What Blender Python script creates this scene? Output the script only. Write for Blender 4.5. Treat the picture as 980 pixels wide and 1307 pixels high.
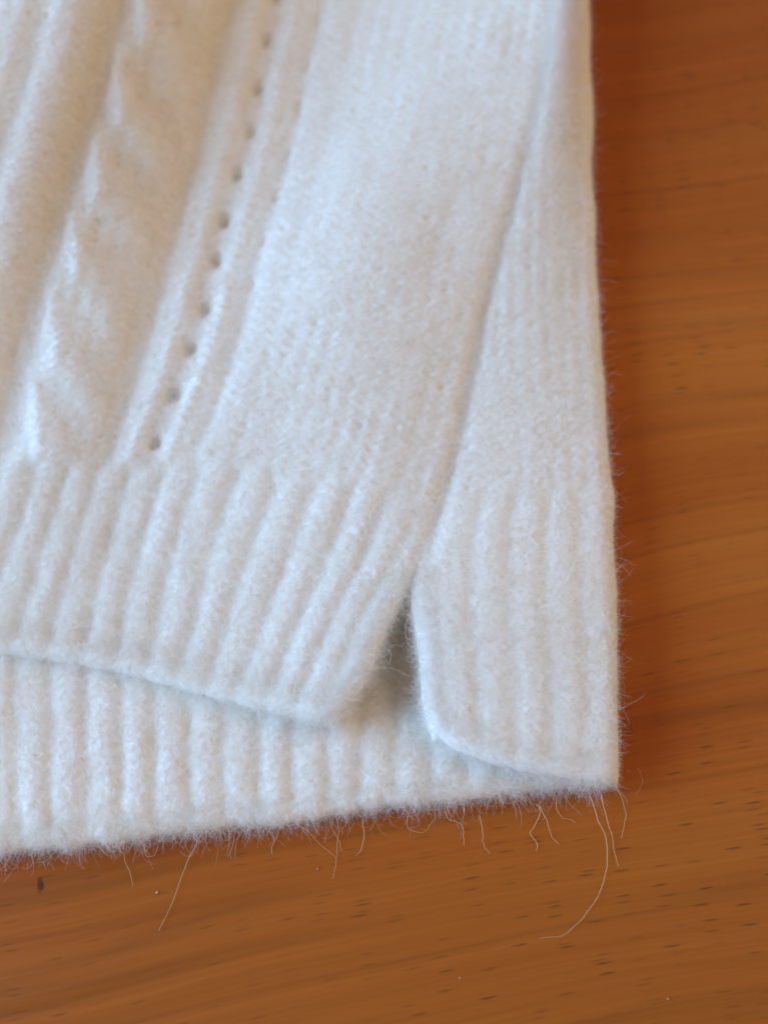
import bpy, math
import numpy as np
from mathutils import Vector, Matrix

for o in list(bpy.data.objects):
    bpy.data.objects.remove(o, do_unlink=True)
sc = bpy.context.scene
MM = 0.001

# ------------------------------------------------------------------ camera
PITCH = math.radians(18.0)          # tilt of the lens away from straight down
VFOV = math.radians(50.0)
DIST = 0.215                        # lens to the table point in the middle of the frame
CAM = Vector((0.0, -DIST * math.sin(PITCH), DIST * math.cos(PITCH)))
cam_data = bpy.data.cameras.new("camera")
cam_data.sensor_fit = 'VERTICAL'
cam_data.sensor_height = 36.0
cam_data.lens = 18.0 / math.tan(VFOV / 2)
cam_data.clip_start = 0.005
cam_data.clip_end = 20.0
cam = bpy.data.objects.new("camera", cam_data)
sc.collection.objects.link(cam)
cam.location = CAM
cam.rotation_euler = (PITCH, 0, 0)
cam_data.dof.use_dof = True
cam_data.dof.focus_distance = 0.197
cam_data.dof.aperture_fstop = cam_data.lens / 5.6   # a 5.6 mm wide pupil, as in a phone
sc.camera = cam

# ------------------------------------------------------------------ light
world = bpy.data.worlds.new("World")
sc.world = world
world.use_nodes = True
bg = world.node_tree.nodes["Background"]
bg.inputs[0].default_value = (1.0, 0.735, 0.50, 1)
bg.inputs[1].default_value = 0.30


def area(name, loc, target, size, size_y, power, color):
    d = bpy.data.lights.new(name, 'AREA')
    d.shape = 'RECTANGLE'
    d.size, d.size_y = size, size_y
    d.energy = power
    d.color = color
    o = bpy.data.objects.new(name, d)
    o.location = loc
    o.rotation_euler = (Vector(target) - Vector(loc)).to_track_quat('-Z', 'Y').to_euler()
    sc.collection.objects.link(o)
    return o


area("window_light", (-1.25, -0.02, 0.53), (0, 0, 0), 1.20, 1.00, 50.0, (0.31, 0.595, 1.0))
area("room_light", (1.05, 0.25, 0.95), (0, 0, 0), 1.0, 1.0, 7.0, (1.0, 0.72, 0.47))

sc.view_settings.view_transform = 'Standard'
sc.view_settings.look = 'None'
sc.view_settings.exposure = 0.0
sc.view_settings.gamma = 1.0
sc.view_settings.use_curve_mapping = False
sc.render.engine = 'CYCLES'
sc.cycles.max_bounces = 16
sc.cycles.diffuse_bounces = 10
sc.cycles.transmission_bounces = 12
sc.cycles.use_denoising = True

# ------------------------------------------------------------------ helpers
rng = np.random.default_rng(7)
F_PX = 653.5 / math.tan(VFOV / 2)
CP, SP = math.cos(PITCH), math.sin(PITCH)


def P(px, py, z=0.0):
    """point of the place (mm) at height z seen at photograph pixel px, py"""
    dx, dy = (px - 490.0) / F_PX, -(py - 653.5) / F_PX
    d = np.array([dx, dy * CP + SP, dy * SP - CP])
    o = np.array(CAM) * 1000.0
    return o + d * ((z - o[2]) / d[2])


def spline_matrix(knots, xs):
    """natural cubic spline as a matrix: values at xs from values at knots"""
    k = np.asarray(knots, float)
    n = len(k)
    h = np.diff(k)
    A = np.zeros((n, n)); B = np.zeros((n, n))
    A[0, 0] = A[-1, -1] = 1
    for i in range(1, n - 1):
        A[i, i - 1], A[i, i], A[i, i + 1] = h[i - 1], 2 * (h[i - 1] + h[i]), h[i]
        B[i, i - 1], B[i, i], B[i, i + 1] = 6 / h[i - 1], -6 / h[i - 1] - 6 / h[i], 6 / h[i]
    M2 = np.linalg.solve(A, B)
    xs = np.asarray(xs, float)
    j = np.clip(np.searchsorted(k, xs) - 1, 0, n - 2)
    t0, t1, hh = k[j + 1] - xs, xs - k[j], h[j]
    W = np.zeros((len(xs), n))
    r = np.arange(len(xs))
    W[r, j] += t0 / hh
    W[r, j + 1] += t1 / hh
    W += (t0 ** 3 / (6 * hh) - hh * t0 / 6)[:, None] * M2[j]
    W += (t1 ** 3 / (6 * hh) - hh * t1 / 6)[:, None] * M2[j + 1]
    return W


def hash2(ix, iy, seed):
    h = (ix.astype(np.int64) * 374761393 + iy.astype(np.int64) * 668265263 + seed * 974634777) & 0xFFFFFFFF
    h = ((h ^ (h >> 13)) * 1274126177) & 0xFFFFFFFF
    h = (h ^ (h >> 16)) & 0xFFFFFF
    return h / float(0xFFFFFF)


def vnoise(x, y, seed=0):
    ix, iy = np.floor(x), np.floor(y)
    fx, fy = x - ix, y - iy
    fx = fx * fx * (3 - 2 * fx); fy = fy * fy * (3 - 2 * fy)
    a, b = hash2(ix, iy, seed), hash2(ix + 1, iy, seed)
    c, d = hash2(ix, iy + 1, seed), hash2(ix + 1, iy + 1, seed)
    return (a + (b - a) * fx) * (1 - fy) + (c + (d - c) * fx) * fy - 0.5


def fbm(x, y, seed=0, n=3):
    s, amp = 0, 1.0
    for i in range(n):
        s = s + amp * vnoise(x * 2 ** i, y * 2 ** i, seed + 31 * i)
        amp *= 0.5
    return s


def sstep(e0, e1, x):
    t = np.clip((x - e0) / (e1 - e0), 0, 1)
    return t * t * (3 - 2 * t)


def normals(G):
    du = np.gradient(G, axis=1); dv = np.gradient(G, axis=0)
    n = np.cross(du, dv)
    return n / (np.linalg.norm(n, axis=2, keepdims=True) + 1e-9)


def unit(v):
    return v / (np.linalg.norm(v, axis=-1, keepdims=True) + 1e-9)


def link(o, parent=None):
    sc.collection.objects.link(o)
    if parent is not None:
        o.parent = parent
    return o


def mesh_from_grid(name, G, N, mask, mat, parent):
    """the faces of grid G where mask is set, as one object; N keeps the shading whole across neighbouring pieces"""
    nv, nu = G.shape[:2]
    idx = np.arange(nv * nu).reshape(nv, nu)
    q = np.stack([idx[:-1, :-1], idx[:-1, 1:], idx[1:, 1:], idx[1:, :-1]], -1)[mask]
    used = np.unique(q)
    remap = np.zeros(nv * nu, np.int64); remap[used] = np.arange(len(used))
    f = remap[q].astype(np.int32)
    co = (G.reshape(-1, 3)[used] * MM).astype(np.float32)
    me = bpy.data.meshes.new(name)
    me.vertices.add(len(co)); me.vertices.foreach_set("co", co.ravel())
    me.loops.add(f.size); me.loops.foreach_set("vertex_index", f.ravel())
    me.polygons.add(len(f))
    me.polygons.foreach_set("loop_start", np.arange(0, f.size, 4, dtype=np.int32))
    me.update(calc_edges=True)
    me.shade_smooth()
    me.normals_split_custom_set_from_vertices(N.reshape(-1, 3)[used].tolist())
    me.materials.append(mat)
    return link(bpy.data.objects.new(name, me), parent)


def hair_object(name, pts, rad, mat, parent, kind=None):
    """pts (n, k, 3) in mm, rad (n, k) in mm"""
    n, k = pts.shape[:2]
    cu = bpy.data.hair_curves.new(name)
    cu.add_curves([k] * n)
    cu.attributes["position"].data.foreach_set("vector", (pts.reshape(-1, 3) * MM).astype(np.float32).ravel())
    ra = cu.attributes.get("radius") or cu.attributes.new("radius", 'FLOAT', 'POINT')
    ra.data.foreach_set("value", (rad.ravel() * MM).astype(np.float32))
    cu.materials.append(mat)
    o = link(bpy.data.objects.new(name, cu), parent)
    if kind:
        o["kind"] = kind
    return o


def curly(p0, d0, L, k=7, curl=0.35, wander=0.5):
    """n fibres that leave p0 along d0, bend steadily and wander: (n, k, 3)"""
    n = len(p0)
    d = unit(d0)
    ax = unit(rng.normal(size=(n, 3)))
    bend = rng.normal(0, curl, size=n)[:, None]
    pts = [p0]
    p = p0
    step = (L / (k - 1))[:, None]
    for i in range(k - 1):
        d = unit(d + np.cross(ax, d) * bend + rng.normal(0, wander * 0.3, size=(n, 3)))
        p = p + d * step
        pts.append(p)
    return np.stack(pts, 1)


# ------------------------------------------------------------------ materials
def new_mat(name):
    m = bpy.data.materials.new(name)
    m.use_nodes = True
    nt = m.node_tree
    return m, nt, nt.nodes["Principled BSDF"]


def wool_material():
    m, nt, b = new_mat("cream_wool")
    tc = nt.nodes.new("ShaderNodeTexCoord")
    nz = nt.nodes.new("ShaderNodeTexNoise"); nz.inputs["Scale"].default_value = 900; nz.inputs["Detail"].default_value = 4
    rp = nt.nodes.new("ShaderNodeValToRGB")
    rp.color_ramp.elements[0].color = (0.78, 0.735, 0.665, 1); rp.color_ramp.elements[0].position = 0.3
    rp.color_ramp.elements[1].color = (0.86, 0.825, 0.765, 1); rp.color_ramp.elements[1].position = 0.7
    nt.links.new(tc.outputs["Object"], nz.inputs["Vector"])
    nt.links.new(nz.outputs["Fac"], rp.inputs["Fac"])
    nt.links.new(rp.outputs["Color"], b.inputs["Base Color"])
    b.inputs["Roughness"].default_value = 0.95
    b.inputs["Specular IOR Level"].default_value = 0.0
    return m


def fibre_material(name, col, trans, spec):
    m, nt, b = new_mat(name)
    b.inputs["Base Color"].default_value = (*col, 1)
    b.inputs["Roughness"].default_value = 0.6
    b.inputs["Specular IOR Level"].default_value = spec
    tr = nt.nodes.new("ShaderNodeBsdfTranslucent"); tr.inputs[0].default_value = (*col, 1)
    mx = nt.nodes.new("ShaderNodeMixShader"); mx.inputs[0].default_value = trans
    out = nt.nodes["Material Output"]
    nt.links.new(b.outputs[0], mx.inputs[1]); nt.links.new(tr.outputs[0], mx.inputs[2])
    nt.links.new(mx.outputs[0], out.inputs["Surface"])
    return m


def wood_material():
    m, nt, b = new_mat("stained_beech")
    N = nt.nodes.new; Lk = nt.links.new

    def math_(op, a, bb=None):
        n = N("ShaderNodeMath"); n.operation = op
        for i, v in enumerate((a, bb)):
            if v is None: continue
            if isinstance(v, (int, float)): n.inputs[i].default_value = v
            else: Lk(v, n.inputs[i])
        return n.outputs[0]

    def noise(vec, scale, detail=3, rough=0.5, dist=0.0):
        n = N("ShaderNodeTexNoise"); n.inputs["Scale"].default_value = scale
        n.inputs["Detail"].default_value = detail; n.inputs["Roughness"].default_value = rough
        n.inputs["Distortion"].default_value = dist
        Lk(vec, n.inputs["Vector"]); return n.outputs["Fac"]

    def mapping(vec, rot=0.0, scale=(1, 1, 1), loc=(0, 0, 0)):
        n = N("ShaderNodeMapping"); n.inputs["Rotation"].default_value = (0, 0, rot)
        n.inputs["Scale"].default_value = scale; n.inputs["Location"].default_value = loc
        Lk(vec, n.inputs["Vector"]); return n.outputs["Vector"]

    def ramp(fac, *stops):
        n = N("ShaderNodeValToRGB"); cr = n.color_ramp
        while len(cr.elements) < len(stops): cr.elements.new(0.5)
        for e, (p, c) in zip(cr.elements, stops):
            e.position = p; e.color = c if len(c) == 4 else (*c, 1)
        Lk(fac, n.inputs["Fac"]); return n.outputs["Color"]

    def mix(fac, a, c, mode='MIX'):
        n = N("ShaderNodeMix"); n.data_type = 'RGBA'; n.blend_type = mode
        for k, v in ((0, fac), (6, a), (7, c)):
            if isinstance(v, (int, float)): n.inputs[k].default_value = v
            elif isinstance(v, tuple): n.inputs[k].default_value = v
            else: Lk(v, n.inputs[k])
        return n.outputs[2]

    tc = N("ShaderNodeTexCoord")
    base = tc.outputs["Object"]
    # the grain climbs to the right and bends gently
    warp = N("ShaderNodeTexNoise"); warp.inputs["Scale"].default_value = 7.0; warp.inputs["Detail"].default_value = 1
    Lk(base, warp.inputs["Vector"])
    wv = N("ShaderNodeVectorMath"); wv.operation = 'MULTIPLY_ADD'
    Lk(warp.outputs["Color"], wv.inputs[0]); wv.inputs[1].default_value = (0.0, 0.022, 0.0); Lk(base, wv.inputs[2])
    g = mapping(wv.outputs[0], rot=math.radians(-9.5))
    broad = noise(mapping(g, scale=(2.2, 34, 1)), 1.0, 4, 0.55)
    col = ramp(broad, (0.26, (0.320, 0.080, 0.0100)), (0.50, (0.365, 0.102, 0.0138)), (0.76, (0.43, 0.145, 0.025)))
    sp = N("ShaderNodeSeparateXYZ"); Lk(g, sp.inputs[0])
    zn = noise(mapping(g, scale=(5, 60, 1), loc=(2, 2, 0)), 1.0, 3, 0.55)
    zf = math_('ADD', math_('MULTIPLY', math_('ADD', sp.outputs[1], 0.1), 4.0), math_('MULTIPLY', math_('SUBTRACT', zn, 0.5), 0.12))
    sheen_shade = ramp(zf, (0.10, (0.98, 0.98, 0.95)), (0.24, (1.0, 0.92, 0.8)), (0.40, (1.04, 0.96, 0.8)), (0.50, (1.16, 1.2, 1.2)), (0.58, (1.05, 1.0, 1.0)), (0.68, (0.98, 0.92, 0.95)), (0.84, (0.86, 0.72, 0.75)))
    col = mix(1.0, col, sheen_shade, 'MULTIPLY')  # tone bands along the grain: mid-table sheen and far-end shade painted into the colour
    fine = noise(mapping(g, scale=(9, 420, 1)), 1.0, 3, 0.6)
    col = mix(0.55, col, ramp(fine, (0.3, (0.86, 0.82, 0.78)), (0.7, (1.10, 1.10, 1.10))), 'MULTIPLY')
    hair = noise(mapping(g, scale=(22, 1500, 1), loc=(5, 5, 0)), 1.0, 2, 0.6)
    col = mix(0.5, col, ramp(hair, (0.3, (0.86, 0.84, 0.82)), (0.7, (1.1, 1.1, 1.1))), 'MULTIPLY')
    # latewood lines: thin, long, widely spaced
    line = noise(mapping(g, scale=(1.6, 62, 1), loc=(3.1, 0.4, 0)), 1.0, 2.0, 0.45)
    lw = math_('SUBTRACT', 1.0, math_('MULTIPLY', math_('ABSOLUTE', math_('SUBTRACT', line, 0.50)), 34.0))
    lw = math_('MAXIMUM', lw, 0.0)
    brk = noise(mapping(g, scale=(30, 500, 1), loc=(9, 2, 0)), 1.0, 3, 0.6)
    lw = math_('MULTIPLY', lw, math_('MULTIPLY', brk, 0.48))
    col = mix(lw, col, (0.135, 0.038, 0.008, 1))
    # pores: short dark flecks along the grain
    vo = N("ShaderNodeTexVoronoi"); vo.voronoi_dimensions = "2D"; vo.inputs["Scale"].default_value = 1.0; vo.inputs["Randomness"].default_value = 1.0
    Lk(mapping(g, scale=(150, 1150, 1)), vo.inputs["Vector"])
    pore = ramp(vo.outputs["Distance"], (0.10, (1, 1, 1)), (0.30, (0, 0, 0)))
    pick = N("ShaderNodeSeparateColor"); Lk(vo.outputs["Color"], pick.inputs[0])
    pm = math_('MULTIPLY', pore, math_('GREATER_THAN', pick.outputs[0], 0.68))
    clus = ramp(noise(mapping(g, scale=(7, 60, 1), loc=(1, 7, 0)), 1.0, 2, 0.5), (0.42, (0.4, 0.4, 0.4)), (0.6, (1, 1, 1)))
    pm = math_('MULTIPLY', pm, clus)
    pm = math_('MULTIPLY', pm, math_('MULTIPLY', math_('POWER', pick.outputs[1], 1.2), 0.95))
    col = mix(pm, col, (0.14, 0.042, 0.010, 1))
    # a small dark knot scar at the left
    k0 = P(52, 1131) * MM
    kd = N("ShaderNodeVectorMath"); kd.operation = 'DISTANCE'
    km = mapping(base, loc=(-k0[0] * 2.4, -k0[1] * 1.1, 0), scale=(2.4, 1.1, 1))
    kn = N("ShaderNodeTexNoise"); kn.inputs["Scale"].default_value = 900; Lk(base, kn.inputs["Vector"])
    kv = N("ShaderNodeVectorMath"); kv.operation = 'MULTIPLY_ADD'
    Lk(kn.outputs["Color"], kv.inputs[0]); kv.inputs[1].default_value = (0.0034, 0.0034, 0); Lk(km, kv.inputs[2])
    Lk(kv.outputs[0], kd.inputs[0]); kd.inputs[1].default_value = (0.0017, 0.0017, 0)
    knot = ramp(math_('MULTIPLY', kd.outputs["Value"], 1000.0 / 3.0), (0.3, (0.8, 0.8, 0.8)), (0.62, (0, 0, 0)))
    col = mix(knot, col, (0.05, 0.014, 0.006, 1))
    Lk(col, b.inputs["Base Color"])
    rr = ramp(fine, (0.2, (0.36, 0.36, 0.36)), (0.8, (0.46, 0.46, 0.46)))
    Lk(rr, b.inputs["Roughness"])
    b.inputs["Specular IOR Level"].default_value = 0.22
    bp = N("ShaderNodeBump"); bp.inputs["Strength"].default_value = 0.25; bp.inputs["Distance"].default_value = 0.0002
    Lk(math_('SUBTRACT', fine, pm), bp.inputs["Height"])
    Lk(bp.outputs[0], b.inputs["Normal"])
    return m


WOOL = wool_material()
FUZZ = fibre_material("wool_fuzz", (0.91, 0.885, 0.84), 0.35, 0.04)
STRAY = fibre_material("stray_wool", (0.82, 0.60, 0.37), 0.35, 0.5)
WOOD = wood_material()

# ------------------------------------------------------------------ the table
import bmesh
bm = bmesh.new()
bmesh.ops.create_cube(bm, size=1.0)
for v in bm.verts:
    v.co.x *= 1.30; v.co.y *= 0.80; v.co.z = v.co.z * 0.026 - 0.013
bmesh.ops.bevel(bm, geom=[e for e in bm.edges], offset=0.004, segments=3, affect='EDGES', profile=0.6)
me = bpy.data.meshes.new("table"); bm.to_mesh(me); bm.free()
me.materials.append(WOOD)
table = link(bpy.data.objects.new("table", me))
table["label"] = "orange brown wooden table top under the white sweater"
table["category"] = "table"

# ------------------------------------------------------------------ the sweater
sweater = link(bpy.data.objects.new("sweater", None))
sweater["label"] = "cream white fuzzy knitted sweater with ribbed hem and side slit"
sweater["category"] = "sweater"

ROW = 13.0     # length of one knitted row, in pattern units
PITCH_B = 44.0


def rib(a, b, seed):
    """one-by-one rib: plump knit columns at whole numbers, purl gutters between (mm)"""
    a = a + 0.10 * fbm(a * 0.9, b / 70.0, seed) + 0.05 * vnoise(a * 3, b / 16.0, seed + 5)
    c = np.cos(2 * np.pi * a)
    h = 0.33 * (c - 0.20 * np.cos(4 * np.pi * a))
    fa = np.abs(a - np.round(a))
    st = np.cos(2 * np.pi * (b / ROW + 0.9 * fa)) * np.clip(c + 0.15, 0, 1)
    pl = np.cos(2 * np.pi * (b / ROW + 0.5)) * np.clip(-c, 0, 1)
    h = h + 0.08 * st + 0.06 * pl
    h = h * (1 + 0.8 * fbm(a * 1.0, b / 75.0, seed + 9))
    return h + 0.26 * fbm(a * 1.8, b / 26.0, seed + 3)


def plain(a, b, seed):
    """stockinette: two V columns to each rib, felted over, with small pits"""
    a2 = 2 * a + 0.25 * fbm(a * 0.8, b / 90.0, seed)
    fa = np.abs(a2 - np.round(a2))
    h = 0.075 * np.cos(2 * np.pi * a2) * (0.7 + 1.6 * vnoise(a * 0.7, b / 80.0, seed + 2))
    h = h + 0.065 * np.cos(2 * np.pi * (b / ROW + 0.9 * fa))
    ic, ir = np.round(a2 + 0.5), np.round(b / ROW)
    p = hash2(ic, ir, seed + 11)
    d2 = ((a2 + 0.5 - ic) / 0.22) ** 2 + ((b / ROW - ir) / 0.30) ** 2
    h = h - 0.50 * np.clip(p - 0.80, 0, 1) / 0.20 * np.exp(-d2)
    return h + 0.22 * fbm(a * 1.6, b / 34.0, seed + 3) + 0.07 * fbm(a * 7, b / 9.0, seed + 4, 2)


def lace(a, b, seed):
    """plaited cable, eyelet column and their purl gutters, left of a = 1.6"""
    h = plain(a, b, seed)
    wob = 0.10 * fbm(a * 0.6, b / 80.0, seed + 20)
    x = a + wob
    g = lambda c, w: np.exp(-((x - c) / w) ** 2)
    sc_ = 1 + 0.30 * np.cos(2 * np.pi * b / ROW) + 0.7 * fbm(a * 1.5, b / 24.0, seed + 33)
    h = h + sc_ * (0.55 * g(-0.58, 0.24) + 0.48 * g(0.60, 0.24)) - 0.45 * g(0.02, 0.22) - 0.40 * g(1.22, 0.24) + 0.25 * g(1.75, 0.25)
    # eyelets, one every few rows
    k = np.round((b - 272) / 57.5)
    jx = 0.16 * (hash2(k, k * 0 + 3, 5) - 0.5); jy = 10 * (hash2(k, k * 0 + 8, 5) - 0.5)
    dep = 2.2 + 1.6 * hash2(k, k * 0 + 1, 9)
    d2 = ((a - 0.02 - jx) / 0.18) ** 2 + ((b - 272 - k * 57.5 - jy) / 8.0) ** 2
    h = h - dep * np.exp(-d2)
    k2 = np.round((b - 300) / 57.5)
    d2 = ((a - 1.22) / 0.10) ** 2 + ((b - 300 - k2 * 57.5) / 7.0) ** 2
    h = h - 0.7 * np.exp(-d2) * (b > 420)
    # gutters either side of the plait
    h = h - 0.95 * g(-1.30, 0.34) - 1.50 * g(-4.55, 0.55) + 0.8 * g(-5.7, 0.55) - 0.8 * g(-6.5, 0.35)
    # rope of slanting strands, lens-shaped, fading into the hollow on their right
    xc = (x + 2.95) / 1.15
    body = np.clip(1 - xc ** 2, 0, 1)
    ph = (b + 57 * x + 14 * fbm(x, b / 60.0, seed + 40) - 293) / 105.0
    tri = np.cos(2 * np.pi * ph)
    strand = (0.62 + 0.45 * sstep(420, 700, b)) * np.tanh(1.0 * tri) * np.sqrt(body)
    edge = (0.42 + 0.4 * sstep(420, 700, b)) * np.exp(-((x + 3.75 - 0.16 * np.cos(2 * np.pi * ph + 1.2)) / 0.28) ** 2)
    h = h + 0.75 * body + strand * (0.75 - 0.35 * xc) + edge - 0.45 * np.exp(-((x + 1.75) / 0.45) ** 2)
    return h


def roll(G, side, n, t_h, t_v, tmax=2.6):
    """carry the grid over a rounded edge. side: 'v0' first row, 'u1' last column. t_h, t_v: radius out and down (mm)"""
    if side == 'v0':
        e = G[0]; inner = G[1]
        tan = np.gradient(e, axis=0)
        out = np.stack([tan[:, 1], -tan[:, 0], 0 * tan[:, 0]], -1)
    else:
        e = G[:, -1]; inner = G[:, -2]
        tan = np.gradient(e, axis=0)
        out = np.stack([tan[:, 1], -tan[:, 0], 0 * tan[:, 0]], -1)
    out[:, 2] = 0
    out = unit(out)
    ref = e - inner
    sgn = np.sign((out * ref).sum(-1)); sgn[sgn == 0] = 1
    out *= np.sign(np.median(sgn))
    th = np.broadcast_to(np.asarray(t_h, float), (len(e),)); tv = np.broadcast_to(np.asarray(t_v, float), (len(e),))
    rings = []
    for i in range(1, n + 1):
        q = tmax * i / n
        p = e + out * (th * math.sin(q))[:, None]
        p[:, 2] -= tv * (1 - math.cos(q))
        rings.append(p)
    if side == 'v0':
        return np.concatenate([np.stack(rings[::-1], 0), G], 0)
    return np.concatenate([G, np.stack(rings, 1)], 1)


def edge_coords(c, n, step, first):
    ext = np.arange(1, n + 1) * step
    return np.concatenate([c[0] - ext[::-1], c]) if first else np.concatenate([c, c[-1] + ext])


# ---- front panel ----------------------------------------------------------
A_K = [-11, -7, -3.5, 0, 4, 8]
B_K = [0, 240, 395, 535, 690, 840, 1010]
F_PXY = [
    [(-370, 760), (-190, 785), (-28, 811), (125, 834), (283, 874), (433, 907)],
    [(-320, 575), (-130, 580), (45, 588), (188, 592), (375, 612), (562, 640)],
    [(-275, 430), (-90, 430), (80, 436), (243, 440), (425, 450), (605, 460)],
    [(-240, 290), (-55, 290), (115, 295), (281, 298), (462, 300), (642, 300)],
    [(-195, 145), (-10, 145), (155, 148), (321, 150), (505, 150), (683, 150)],
    [(-155, -5), (30, -5), (195, 0), (352, 0), (540, 0), (708, 0)],
    [(-115, -170), (70, -170), (235, -170), (392, -170), (570, -170), (727, -170)]]
F_Z = [[6.6, 6.6, 6.4, 6.2, 7.2, 10.4],
       [8.5, 9.0, 8.0, 7.6, 9.4, 9.6],
       [11.0, 12.5, 10.5, 8.4, 11.4, 9.0],
       [13.0, 18.5, 13.2, 8.4, 13.0, 10.8],
       [16.0, 23.6, 16.4, 8.4, 11.6, 13.0],
       [20.0, 27.6, 19.2, 9.0, 10.6, 14.8],
       [23.0, 30.0, 21.0, 10.0, 11.0, 16.5]]
C = np.array([[P(x, y, z) for (x, y), z in zip(r, zr)] for r, zr in zip(F_PXY, F_Z)])
nu, nv = 640, 700
a = np.linspace(-11, 8, nu); b = np.linspace(0, 1010, nv)
G = np.einsum('vi,ijk,uj->vuk', spline_matrix(B_K, b), C, spline_matrix(A_K, a))
# slow waves of the cloth
A0, B0 = np.meshgrid(a, b)
G[..., 2] += 1.1 * fbm(A0 / 3.1, B0 / 130.0, 61, 2) * sstep(0, 120, B0) * (1 - sstep(6.0, 7.6, A0))
G[..., 2] -= 0.8 * np.exp(-((A0 - 1.4 - 1.3 * np.clip((B0 - 500) / 350, 0, 1)) / 1.7) ** 2) * sstep(300, 800, B0)
# the slit gapes; its corner is rounded
G[..., 0] -= 2.1 * np.exp(-((B0 - 105) / 62.0) ** 2) * sstep(5.5, 8.0, A0)
G[..., 0] -= 1.1 * np.clip(1 - B0 / 42.0, 0, 1) ** 2 * sstep(6.6, 8.0, A0)
G[..., 1] += 1.3 * np.clip((A0 - 7.25) / 0.75, 0, 1) ** 2 * (1 - sstep(0, 60, B0))
# the seam sinks into a soft groove
groove = lambda d, b, b0: np.interp(b, [b0 - 50, b0 + 40, b0 + 500, b0 + 750], [0.2, 1.2, 0.75, 0.1]) * np.exp(-(d / 1.35) ** 2)
G[..., 2] -= groove((8 - A0) * 6.2, B0, 190)
tv_slit = np.interp(b, [140, 230, 1010], [2.2, 0.5, 0.4])
G = roll(G, 'u1', 14, np.interp(b, [120, 230], [2.2, 0.5]), tv_slit)
aa = edge_coords(a, 14, 0.035, False)
G = roll(G, 'v0', 16, 2.2, 2.3)
bb = edge_coords(b, 16, 1.6, True)
AA, BB = np.meshgrid(aa, bb)
N0 = normals(G)
ribw = 1 - sstep(226, 258, BB + 14 * fbm(AA * 0.7, BB * 0, 3))
hem = sstep(-8, 20, BB)                      # the cast-off edge is plump and smooth
selv = 1 - sstep(7.1, 7.6, AA)
h_rib = rib(AA, BB, 1) * (0.35 + 0.65 * selv) * (0.25 + 0.75 * hem) + 0.2 * (1 - hem)
lw = 1 - sstep(1.9, 2.6, AA)
h_up = plain(AA, BB, 2) * (1 - lw) + lace(AA, BB, 2) * lw
H = h_rib * ribw + h_up * (1 - ribw)
H += 0.08 * fbm(AA * 9, BB / 5.0, 77, 2)
FG = G + N0 * H[..., None]
FN = normals(FG)
ac, bc = 0.5 * (AA[:-1, :-1] + AA[1:, 1:]), 0.5 * (BB[:-1, :-1] + BB[1:, 1:])
m_rib = bc < 240
m_cable = (~m_rib) & (ac < -1.2) & (ac > -4.2)
m_eye = (~m_rib) & (ac >= -1.2) & (ac < 1.0)
m_body = ~(m_rib | m_cable | m_eye)
front = mesh_from_grid("front_panel", FG, FN, m_body, WOOL, sweater)
front["label"] = "plain fine knit front of the sweater"
o = mesh_from_grid("rib_hem", FG, FN, m_rib, WOOL, front); o["label"] = "ribbed hem band of the front, leaning to the right"
o = mesh_from_grid("twisted_cable", FG, FN, m_cable, WOOL, front); o["label"] = "raised twisted cable running up the front"
o = mesh_from_grid("eyelet_column", FG, FN, m_eye, WOOL, front); o["label"] = "column of small lace holes between two raised stitches"

# ---- side panel: the back carried round the fold to the seam and slit ----------
S_B = [0, 115, 215, 300, 475, 635, 785, 935, 1105]
S_L = [(556, 930, 9.0), (549, 820, 10.4), (541, 732, 10.4), (563, 640, 9.6), (606, 460, 9.0), (643, 300, 10.8), (684, 150, 13.0), (709, 0, 14.8), (728, -170, 16.5)]
S_R = [(785, 984), (789, 860), (785, 750), (780, 640), (768, 460), (758, 300), (753, 150), (750, 0), (750, -170)]
RH = [3.4, 3.6, 3.8, 3.8, 3.8, 3.6, 3.4, 3.2, 3.2]
Lp = np.array([P(*q) for q in S_L])
Rp = []
for (x, y), (_, _, zl), r, zf in zip(S_R, S_L, RH, [0.9, 0.9, 0.9, 0.9, 0.88, 0.82, 0.74, 0.70, 0.68]):
    zt = zl * zf
    e = P(x, y, zt * 0.5)
    Rp.append((e[0] - r, e[1], zt))
Rp = np.array(Rp)
nv = 760
b = np.linspace(0, 1105, nv)
W = spline_matrix(S_B, b)
Lc, Rc = W @ Lp, W @ Rp
rh = W @ np.array(RH) + 0.9 * fbm(b / 110.0, b * 0, 55) + 0.5 * np.exp(-((b - 300) / 22.0) ** 2)
ns = 170
s = np.linspace(0, 1, ns)
G = Lc[:, None] * (1 - s)[None, :, None] + Rc[:, None] * s[None, :, None]
bow = np.interp(b, [0, 120, 300, 600, 850, 1105], [0.3, 0.7, 0.6, 0.8, 1.6, 1.8])
G[..., 2] += bow[:, None] * np.sin(np.pi * s)[None, :]
# the open mouth of the fold sags between slit corner and fold
G[..., 1] -= (np.interp(b, [0, 60], [1.2, 0])[:, None] * np.sin(np.pi * s)[None, :])
G[..., 0] += 1.2 * (np.clip(1 - b / 45.0, 0, 1) ** 2)[:, None] * (1 - sstep(0, 0.3, s))[None, :]
G[..., 1] += 1.1 * (np.clip(1 - s / 0.14, 0, 1) ** 2)[None, :] * (1 - sstep(0, 60, b))[:, None]
wid = np.linalg.norm(Rc - Lc, axis=1)
G[..., 2] -= groove(s[None, :] * wid[:, None], np.repeat(b[:, None], ns, 1), 240)
acol_r = -(1 - s)[None, :] * wid[:, None] / 6.4            # ribs counted from the fold
acol = np.repeat((s * 4.7)[None, :] - 4.7, nv, 0)
lo = np.clip((300 - b) / 40, 0, 1)[:, None]
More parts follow.
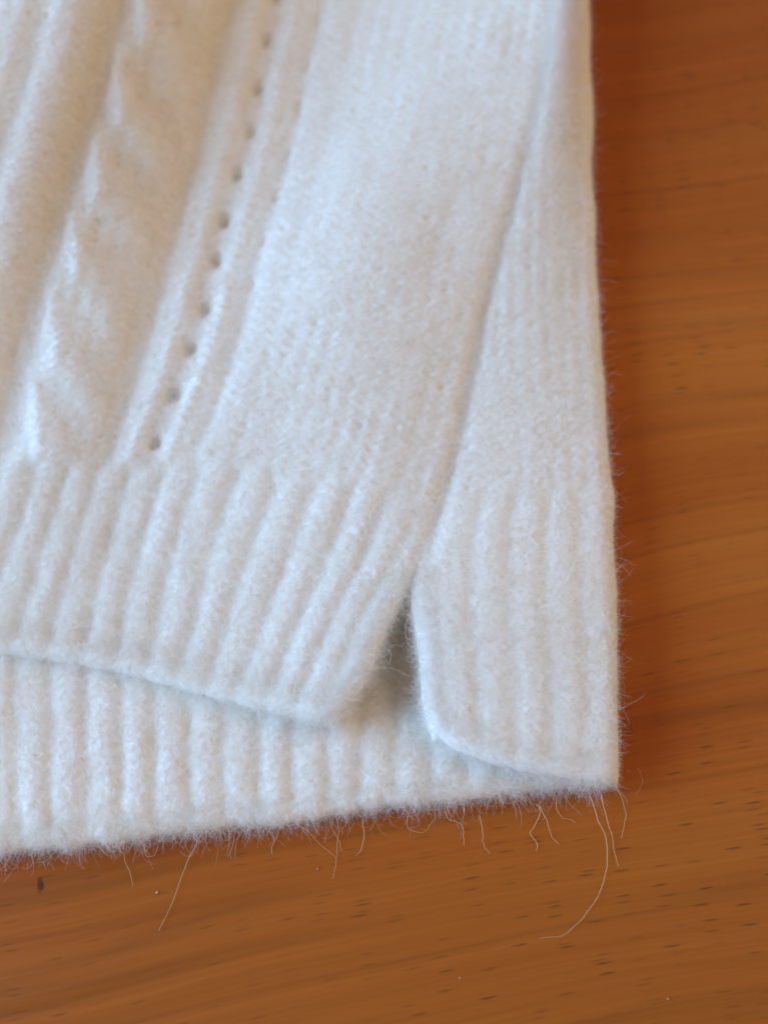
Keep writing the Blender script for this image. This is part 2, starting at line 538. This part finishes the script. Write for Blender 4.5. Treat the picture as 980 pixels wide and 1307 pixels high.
# left rounded edge along slit and seam (mirror the grid, roll, mirror back)
tvl = np.interp(b, [190, 285, 1105], [2.2, 0.5, 0.4])
G = roll(G[:, ::-1], 'u1', 14, np.interp(b, [190, 285], [2.2, 0.5]), tvl)[:, ::-1]
# right fold down to the table
zt = G[:, -1, 2].copy()
G = roll(G, 'u1', 56, rh, zt * 0.5 - 0.2, 3.0)
k_l = np.arange(14, 0, -1) * 0.035
k_r = np.arange(1, 57) * 0.026
aR = np.concatenate([acol[:, :1] - k_l, acol, k_r + np.zeros((nv, 1))], 1)
aP = np.concatenate([acol_r[:, :1] - k_l, acol_r, k_r + np.zeros((nv, 1))], 1)
G = roll(G, 'v0', 14, 2.1, np.full(G.shape[1], 2.0))
bb = edge_coords(b, 14, 1.6, True)
ext = lambda M: np.concatenate([np.repeat(M[:1], 14, 0), M], 0)
aR, aP = ext(aR), ext(aP)
BB = np.repeat(bb[:, None], aR.shape[1], 1)
N0 = normals(G)
hem = sstep(-8, 20, BB)
ribw = 1 - sstep(285, 330, BB)
edge = sstep(0.0, 0.45, aR - aR[:, 14:15])
h_rib = 0.60 * rib(aR, BB, 101) * (0.25 + 0.75 * hem) * (0.4 + 0.6 * edge) * (0.75 + 0.25 * (aR < -1.2)) + 0.15 * (1 - hem)
H = h_rib * ribw + plain(aP, BB, 102) * (1 - ribw) + 0.08 * fbm(aP * 9, BB / 5.0, 78, 2)
# small bump of the side where the rib begins
SG = G + N0 * H[..., None]
SG[..., 2] = np.maximum(SG[..., 2], 0.12)
SN = normals(SG)
bc = 0.5 * (BB[:-1, :-1] + BB[1:, 1:])
side = mesh_from_grid("side_panel", SG, SN, bc >= 308, WOOL, sweater)
side["label"] = "plain knit side of the sweater between seam and folded edge"
o = mesh_from_grid("rib_hem", SG, SN, bc < 308, WOOL, side); o["label"] = "ribbed hem corner at the right of the slit"

# ---- back panel: the longer layer underneath --------------------------------
X_K = [-200, 0, 200, 400, 600, 700, 770]
hem_y = np.interp(X_K, [-200, 0, 125, 250, 375, 470, 600, 700, 784], [1098, 1074, 1060, 1043, 1030, 1019, 1001, 990, 984])
BK = [0, 90, 200, 330, 470]
rows = [hem_y, np.full(7, 940) - np.array([0, 0, 5, 10, 20, 25, 28]), np.full(7, 830), np.full(7, 700), np.full(7, 560)]
BZ = [[5.0, 5.0, 5.0, 4.8, 4.5, 4.2, 3.8], [4.2, 4.2, 4.0, 3.8, 3.4, 3.2, 3.0], [3.2, 3.2, 3.0, 2.4, 2.0, 2.2, 2.3], [2.0] * 7, [2.0] * 7]
C = np.array([[P(x, y, z) for x, y, z in zip(X_K, r, zr)] for r, zr in zip(rows, BZ)])
nu, nv = 660, 300
x = np.linspace(-200, 770, nu); b = np.linspace(0, 470, nv)
G = np.einsum('vi,ijk,uj->vuk', spline_matrix(BK, b), C, spline_matrix(X_K, x))
X0, B0 = np.meshgrid(x, b)
G[0:, :, 1] += 0.9 * fbm(X0 / 120.0, B0 * 0, 15, 2) * (1 - sstep(0, 120, B0))
G[..., 2] += 0.5 * fbm(X0 / 90.0, B0 / 120.0, 17, 2)
q = P(500, 848, 2.0)
G[..., 2] -= 1.7 * np.exp(-((G[..., 0] - q[0]) / 10.0) ** 2 - ((G[..., 1] - q[1]) / 9.5) ** 4)
G = roll(G, 'v0', 16, 1.9, 1.6, 2.7)
bb = edge_coords(b, 16, 1.6, True)
AA, BB = np.meshgrid(x / PITCH_B + 0.05, bb)
AA = AA + 0.10 * (BB / 100.0) * 0
N0 = normals(G)
hem = sstep(-8, 18, BB)
H = rib(AA, BB, 201) * (0.2 + 0.8 * hem) + (0.1 + 0.45 * fbm(AA * 2.6, BB / 22.0, 85)) * (1 - hem) + 0.12 * fbm(AA * 9, BB / 5.0, 79, 2)
BG = G + N0 * H[..., None]
BG[..., 2] = np.maximum(BG[..., 2], 0.12)
BN = normals(BG)
full = np.ones((BG.shape[0] - 1, BG.shape[1] - 1), bool)
back = mesh_from_grid("back_panel", BG, BN, full, WOOL, sweater)
back["label"] = "longer ribbed back hem showing below the front"


# ------------------------------------------------------------------ fuzz
def fuzz(name, G, N, n, parent, length=(1.1, 0.45), rad=0.016, lift=0.45, keep=None, k=6, curl=0.30, mat=FUZZ, sink=0.05, grain=0.8):
    nv, nu = G.shape[:2]
    w = np.ones((nv, nu)) if keep is None else keep.copy()
    w[0] = w[-1] = 0; w[:, 0] = w[:, -1] = 0
    cum = np.cumsum(w.ravel())
    i, j = np.unravel_index(np.searchsorted(cum, rng.random(n) * cum[-1], side='right'), (nv, nu))
    fu = rng.random((len(i), 1)); fv = rng.random((len(i), 1))
    p = G[i, j] + (G[i, j + 1 - 2 * (j >= nu - 1)] - G[i, j]) * fu + (G[i + 1 - 2 * (i >= nv - 1), j] - G[i, j]) * fv
    nn = N[i, j]
    t = unit(rng.normal(size=p.shape)); t = unit(t - (t * nn).sum(-1, keepdims=True) * nn)
    gv = unit(G[np.minimum(i + 1, nv - 1), j] - G[i - 1, j])
    t = unit(t + gv * rng.choice([-1.0, 1.0], (len(p), 1)) * grain)
    d = t + nn * (np.abs(rng.normal(lift, 0.35, size=(len(p), 1))))
    L = np.clip(rng.lognormal(math.log(length[0]), length[1], len(p)), 0.3, 8)
    pts = curly(p - nn * sink, d, L, k, curl)
    pts[..., 2] = np.maximum(pts[..., 2], 0.06)
    prof = np.linspace(1.0, 0.45, k)[None, :] * rng.uniform(0.7, 1.3, (len(p), 1)) * rad
    return hair_object(name, pts, prof, mat, parent, "stuff")


def inview(G):
    """1 where a point of the grid lies in or near the picture"""
    o = np.array(CAM) * 1000.0
    d = G - o
    zc = d[..., 1] * SP - d[..., 2] * CP
    xc = d[..., 0] / zc * F_PX + 490
    yc = 653.5 - (d[..., 1] * CP + d[..., 2] * SP) / zc * F_PX
    return ((xc > -60) & (xc < 1040) & (yc > -60) & (yc < 1370)).astype(float), xc, yc


vF, xF, yF = inview(FG)
vS, _, _ = inview(SG)
vB, xB, yB = inview(BG)
fuzz("fuzz", FG, FN, 330000, front, (2.0, 0.45), 0.012, 0.45, keep=vF)
kS = vS.copy(); kS[:, 196:] = 0
fuzz("fuzz", SG, SN, 90000, side, (2.0, 0.45), 0.012, 0.45, keep=kS)
kS = vS.copy(); kS[:, :190] = 0
fuzz("fold_fuzz", SG, SN, 26000, side, (0.9, 0.4), 0.013, 0.3, keep=kS)
kB = vB.copy(); kB[200:] = 0
fuzz("fuzz", BG, BN, 120000, back, (1.9, 0.45), 0.012, 0.45, keep=kB)
# longer fibres lying matted on the surface
fuzz("matted_fibre", FG, FN, 11000, front, (3.6, 0.4), 0.016, 0.22, keep=vF, k=10, curl=0.28, grain=0.6)
fuzz("matted_fibre", SG, SN, 3600, side, (3.4, 0.4), 0.016, 0.22, keep=vS * (np.arange(SG.shape[1]) < 190), k=10, curl=0.28, grain=0.6)
fuzz("matted_fibre", BG, BN, 4500, back, (3.2, 0.4), 0.016, 0.22, keep=kB, k=10, curl=0.28, grain=0.6)
# looser halo along the free edges
e = np.zeros(FG.shape[:2]); e[4:34] = 0.35; e[:130, -24:] = 1.0
fuzz("edge_halo", FG, FN, 11000, front, (2.0, 0.5), 0.011, 0.75, keep=e * vF, k=9, curl=0.40)
e = np.zeros(SG.shape[:2]); e[2:28, :190] = 0.4; e[:170, :24] = 1.0; e[:330, 190:215] = 0.004
fuzz("edge_halo", SG, SN, 6500, side, (2.0, 0.5), 0.011, 0.75, keep=e * vS, k=9, curl=0.40)
e = np.zeros(FG.shape[:2]); e[10:120, -16:-4] = 1.0
fuzz("slit_curls", FG, FN, 260, front, (3.2, 0.4), 0.020, 0.5, keep=e, k=14, curl=0.45)
e = np.zeros(SG.shape[:2]); e[10:180, 3:16] = 1.0
fuzz("slit_curls", SG, SN, 320, side, (3.2, 0.4), 0.020, 0.5, keep=e, k=14, curl=0.45)
e = np.zeros(BG.shape[:2]); e[5:24] = np.clip(0.55 + 0.9 * fbm(xB[5:24] / 30.0, xB[5:24] * 0, 91), 0.1, 1)
fuzz("edge_halo", BG, BN, 11000, back, (1.6, 0.60), 0.013, 0.8, keep=e * vB, k=9, curl=0.45)


# longer loose fibres that straggle out from under the hem, tangled and uneven
n = 300
xs = rng.uniform(-30, 790, n)
xs = np.where(rng.random(n) < 0.5, rng.choice([30, 120, 175, 285, 440, 545, 650, 700, 765], n) + rng.normal(0, 16, n), xs)
hy = np.interp(xs, [-200, 0, 125, 250, 375, 470, 600, 700, 784], [1098, 1074, 1060, 1043, 1030, 1019, 1001, 990, 984])
p0 = np.array([P(x, y - 4, 1.0 + 1.2 * rng.random()) for x, y in zip(xs, hy)])
d0 = np.stack([rng.normal(0, 0.55, n), -np.ones(n), rng.normal(-0.05, 0.15, n)], -1)
L = np.clip(rng.lognormal(math.log(3.6), 0.45, n), 1.5, 10)
pts = curly(p0, d0, L, 12, 0.22, 0.55)
pts[..., 2] = np.clip(pts[..., 2], 0.06, 2.5)
hair_object("loose_fringe", pts, np.linspace(1, 0.5, 12)[None, :] * rng.uniform(0.018, 0.045, (n, 1)), STRAY, back, "stuff")


# ------------------------------------------------------------------ single stray fibres
def strand(name, pix, parent, z0=1.6, z1=0.4, r=0.06, label=None, mat=STRAY, seg=30):
    q = np.array([P(x, y, z0 + (z1 - z0) * min(1.0, 2.0 * i / max(1, len(pix) - 1))) for i, (x, y) in enumerate(pix)])
    t = np.linspace(0, len(pix) - 1, seg)
    c = spline_matrix(np.arange(len(pix)), t) @ q
    k_ = rng.integers(1, 999)
    c += np.stack([0.5 * fbm(t * 1.3, t * 0, k_), 0.4 * fbm(t * 1.3, t * 0, k_ + 1), 0 * t], -1)
    r = r * rng.uniform(0.65, 1.15)
    tan = unit(np.gradient(c, axis=0))
    e1 = unit(np.cross(tan, np.array([0, 0, 1.0]))); e2 = np.cross(tan, e1)
    rr = r * (1 + 0.25 * vnoise(np.arange(seg) * 0.4, np.arange(seg) * 0.0, 6))[:, None] * np.linspace(1, 0.45, seg)[:, None]
    ang = np.arange(5) * 2 * np.pi / 5
    V = np.concatenate([(c + rr * (math.cos(g) * e1 + math.sin(g) * e2))[:, None] for g in ang], 1)
    V[..., 2] = np.maximum(V[..., 2], 0.02)
    f = [(i * 5 + k, i * 5 + (k + 1) % 5, (i + 1) * 5 + (k + 1) % 5, (i + 1) * 5 + k) for i in range(seg - 1) for k in range(5)]
    me = bpy.data.meshes.new(name)
    me.from_pydata((V.reshape(-1, 3) * MM).tolist(), [], f)
    me.shade_smooth()
    me.materials.append(mat)
    o = link(bpy.data.objects.new(name, me), parent)
    if label:
        o["label"] = label
    return o


STRANDS = [
    [(262, 1052), (245, 1090), (226, 1132), (204, 1186)],
    [(745, 994), (757, 1034), (771, 1066), (774, 1102), (764, 1140), (738, 1176), (718, 1193), (690, 1198)],
    [(768, 1012), (776, 1052), (784, 1080), (790, 1104)],
    [(776, 990), (792, 1014), (798, 1040), (792, 1070)],
    [(428, 1024), (432, 1048), (431, 1078), (429, 1100), (424, 1122)],
    [(404, 1030), (420, 1050), (430, 1070), (436, 1086)],
    [(380, 1048), (400, 1070), (420, 1088), (428, 1094)],
    [(524, 1032), (519, 1046), (526, 1060), (540, 1062), (552, 1052), (555, 1038), (545, 1026)],
    [(463, 1046), (465, 1068), (460, 1086), (452, 1092)],
    [(566, 1024), (570, 1044), (586, 1052), (592, 1066), (592, 1080)],
    [(648, 1000), (655, 1026), (660, 1047)],
    [(683, 1026), (688, 1040), (678, 1060), (684, 1076), (687, 1087)],
    [(690, 1030), (700, 1050), (706, 1070), (714, 1078)],
    [(710, 1018), (712, 1036), (724, 1046), (734, 1050)],
    [(612, 1040), (617, 1064), (616, 1078), (624, 1090)],
    [(150, 1076), (158, 1090), (163, 1104), (166, 1114), (169, 1132)],
    [(183, 1064), (184, 1084), (194, 1094), (203, 1082), (203, 1062)],
    [(88, 1076), (70, 1088), (58, 1098), (40, 1102)],
    [(14, 1086), (10, 1100), (2, 1110)],
    [(300, 1052), (297, 1080), (295, 1096)],
    [(310, 1050), (304, 1070), (300, 1096)],
    [(350, 1040), (356, 1058), (348, 1076), (347, 1092)],
    [(660, 1008), (668, 1018), (672, 1030)],
]
for pix in STRANDS:
    strand("stray_fibre", pix, back)
# hairs curling in the slit and off the right edge
for pix in [[(530, 735), (526, 760), (532, 790), (528, 812)], [(528, 780), (516, 800), (522, 824), (534, 822)],
            [(482, 820), (500, 836), (488, 852), (476, 846)], [(470, 858), (500, 852), (530, 868)],
            [(520, 728), (522, 700), (530, 690)]]:
    strand("stray_fibre", pix, side, 11.0, 10.4, 0.032, mat=FUZZ)
for pix in [[(788, 860), (797, 880), (794, 905), (789, 915)], [(790, 940), (797, 955), (792, 980)], [(788, 795), (796, 806), (790, 815)]]:
    strand("stray_fibre", pix, side, 4.2, 3.8, 0.025)

# ------------------------------------------------------------------ lint lying on the table
def lint(px, py, size, label, col):
    m, nt, bs = new_mat("lint")
    bs.inputs["Base Color"].default_value = (*col, 1); bs.inputs["Roughness"].default_value = 0.8
    bm = bmesh.new()
    bmesh.ops.create_icosphere(bm, subdivisions=2, radius=1.0)
    for v in bm.verts:
        n = 1 + 0.35 * math.sin(5 * v.co.x + px) * math.cos(4 * v.co.y + py)
        v.co = Vector((v.co.x * n * 1.2, v.co.y * n, v.co.z * 0.5 * n + 0.45)) * size * MM
    me = bpy.data.meshes.new("lint_speck"); bm.to_mesh(me); bm.free()
    me.shade_smooth(); me.materials.append(m)
    o = link(bpy.data.objects.new("lint_speck", me))
    q = P(px, py); o.location = (q[0] * MM, q[1] * MM, 0.0)
    o["label"] = label; o["category"] = "lint"; o["group"] = "specks of lint on the table"


lint(201, 1139, 0.24, "round pale lint speck beside the straight stray fibre", (0.5, 0.28, 0.15))
lint(587, 1248, 0.11, "tiny bright lint speck near the bottom middle of the table", (0.55, 0.42, 0.3))
lint(406, 1109, 0.20, "pale lint speck left of the longest middle fibre", (0.42, 0.2, 0.09))
lint(852, 1275, 0.20, "faint lint fleck at the lower right of the table", (0.45, 0.22, 0.10))
for pix, lab in (([(783, 378), (795, 380), (806, 378)], "short pale fibre on the table right of the fold, upper one"),
                 ([(772, 484), (784, 480), (800, 474)], "short pale fibre on the table right of the fold, lower one")):
    o = strand("loose_fibre", pix, None, 0.2, 0.1, 0.03)
    o["label"] = lab; o["category"] = "fibre"; o["group"] = "loose fibres on the table"
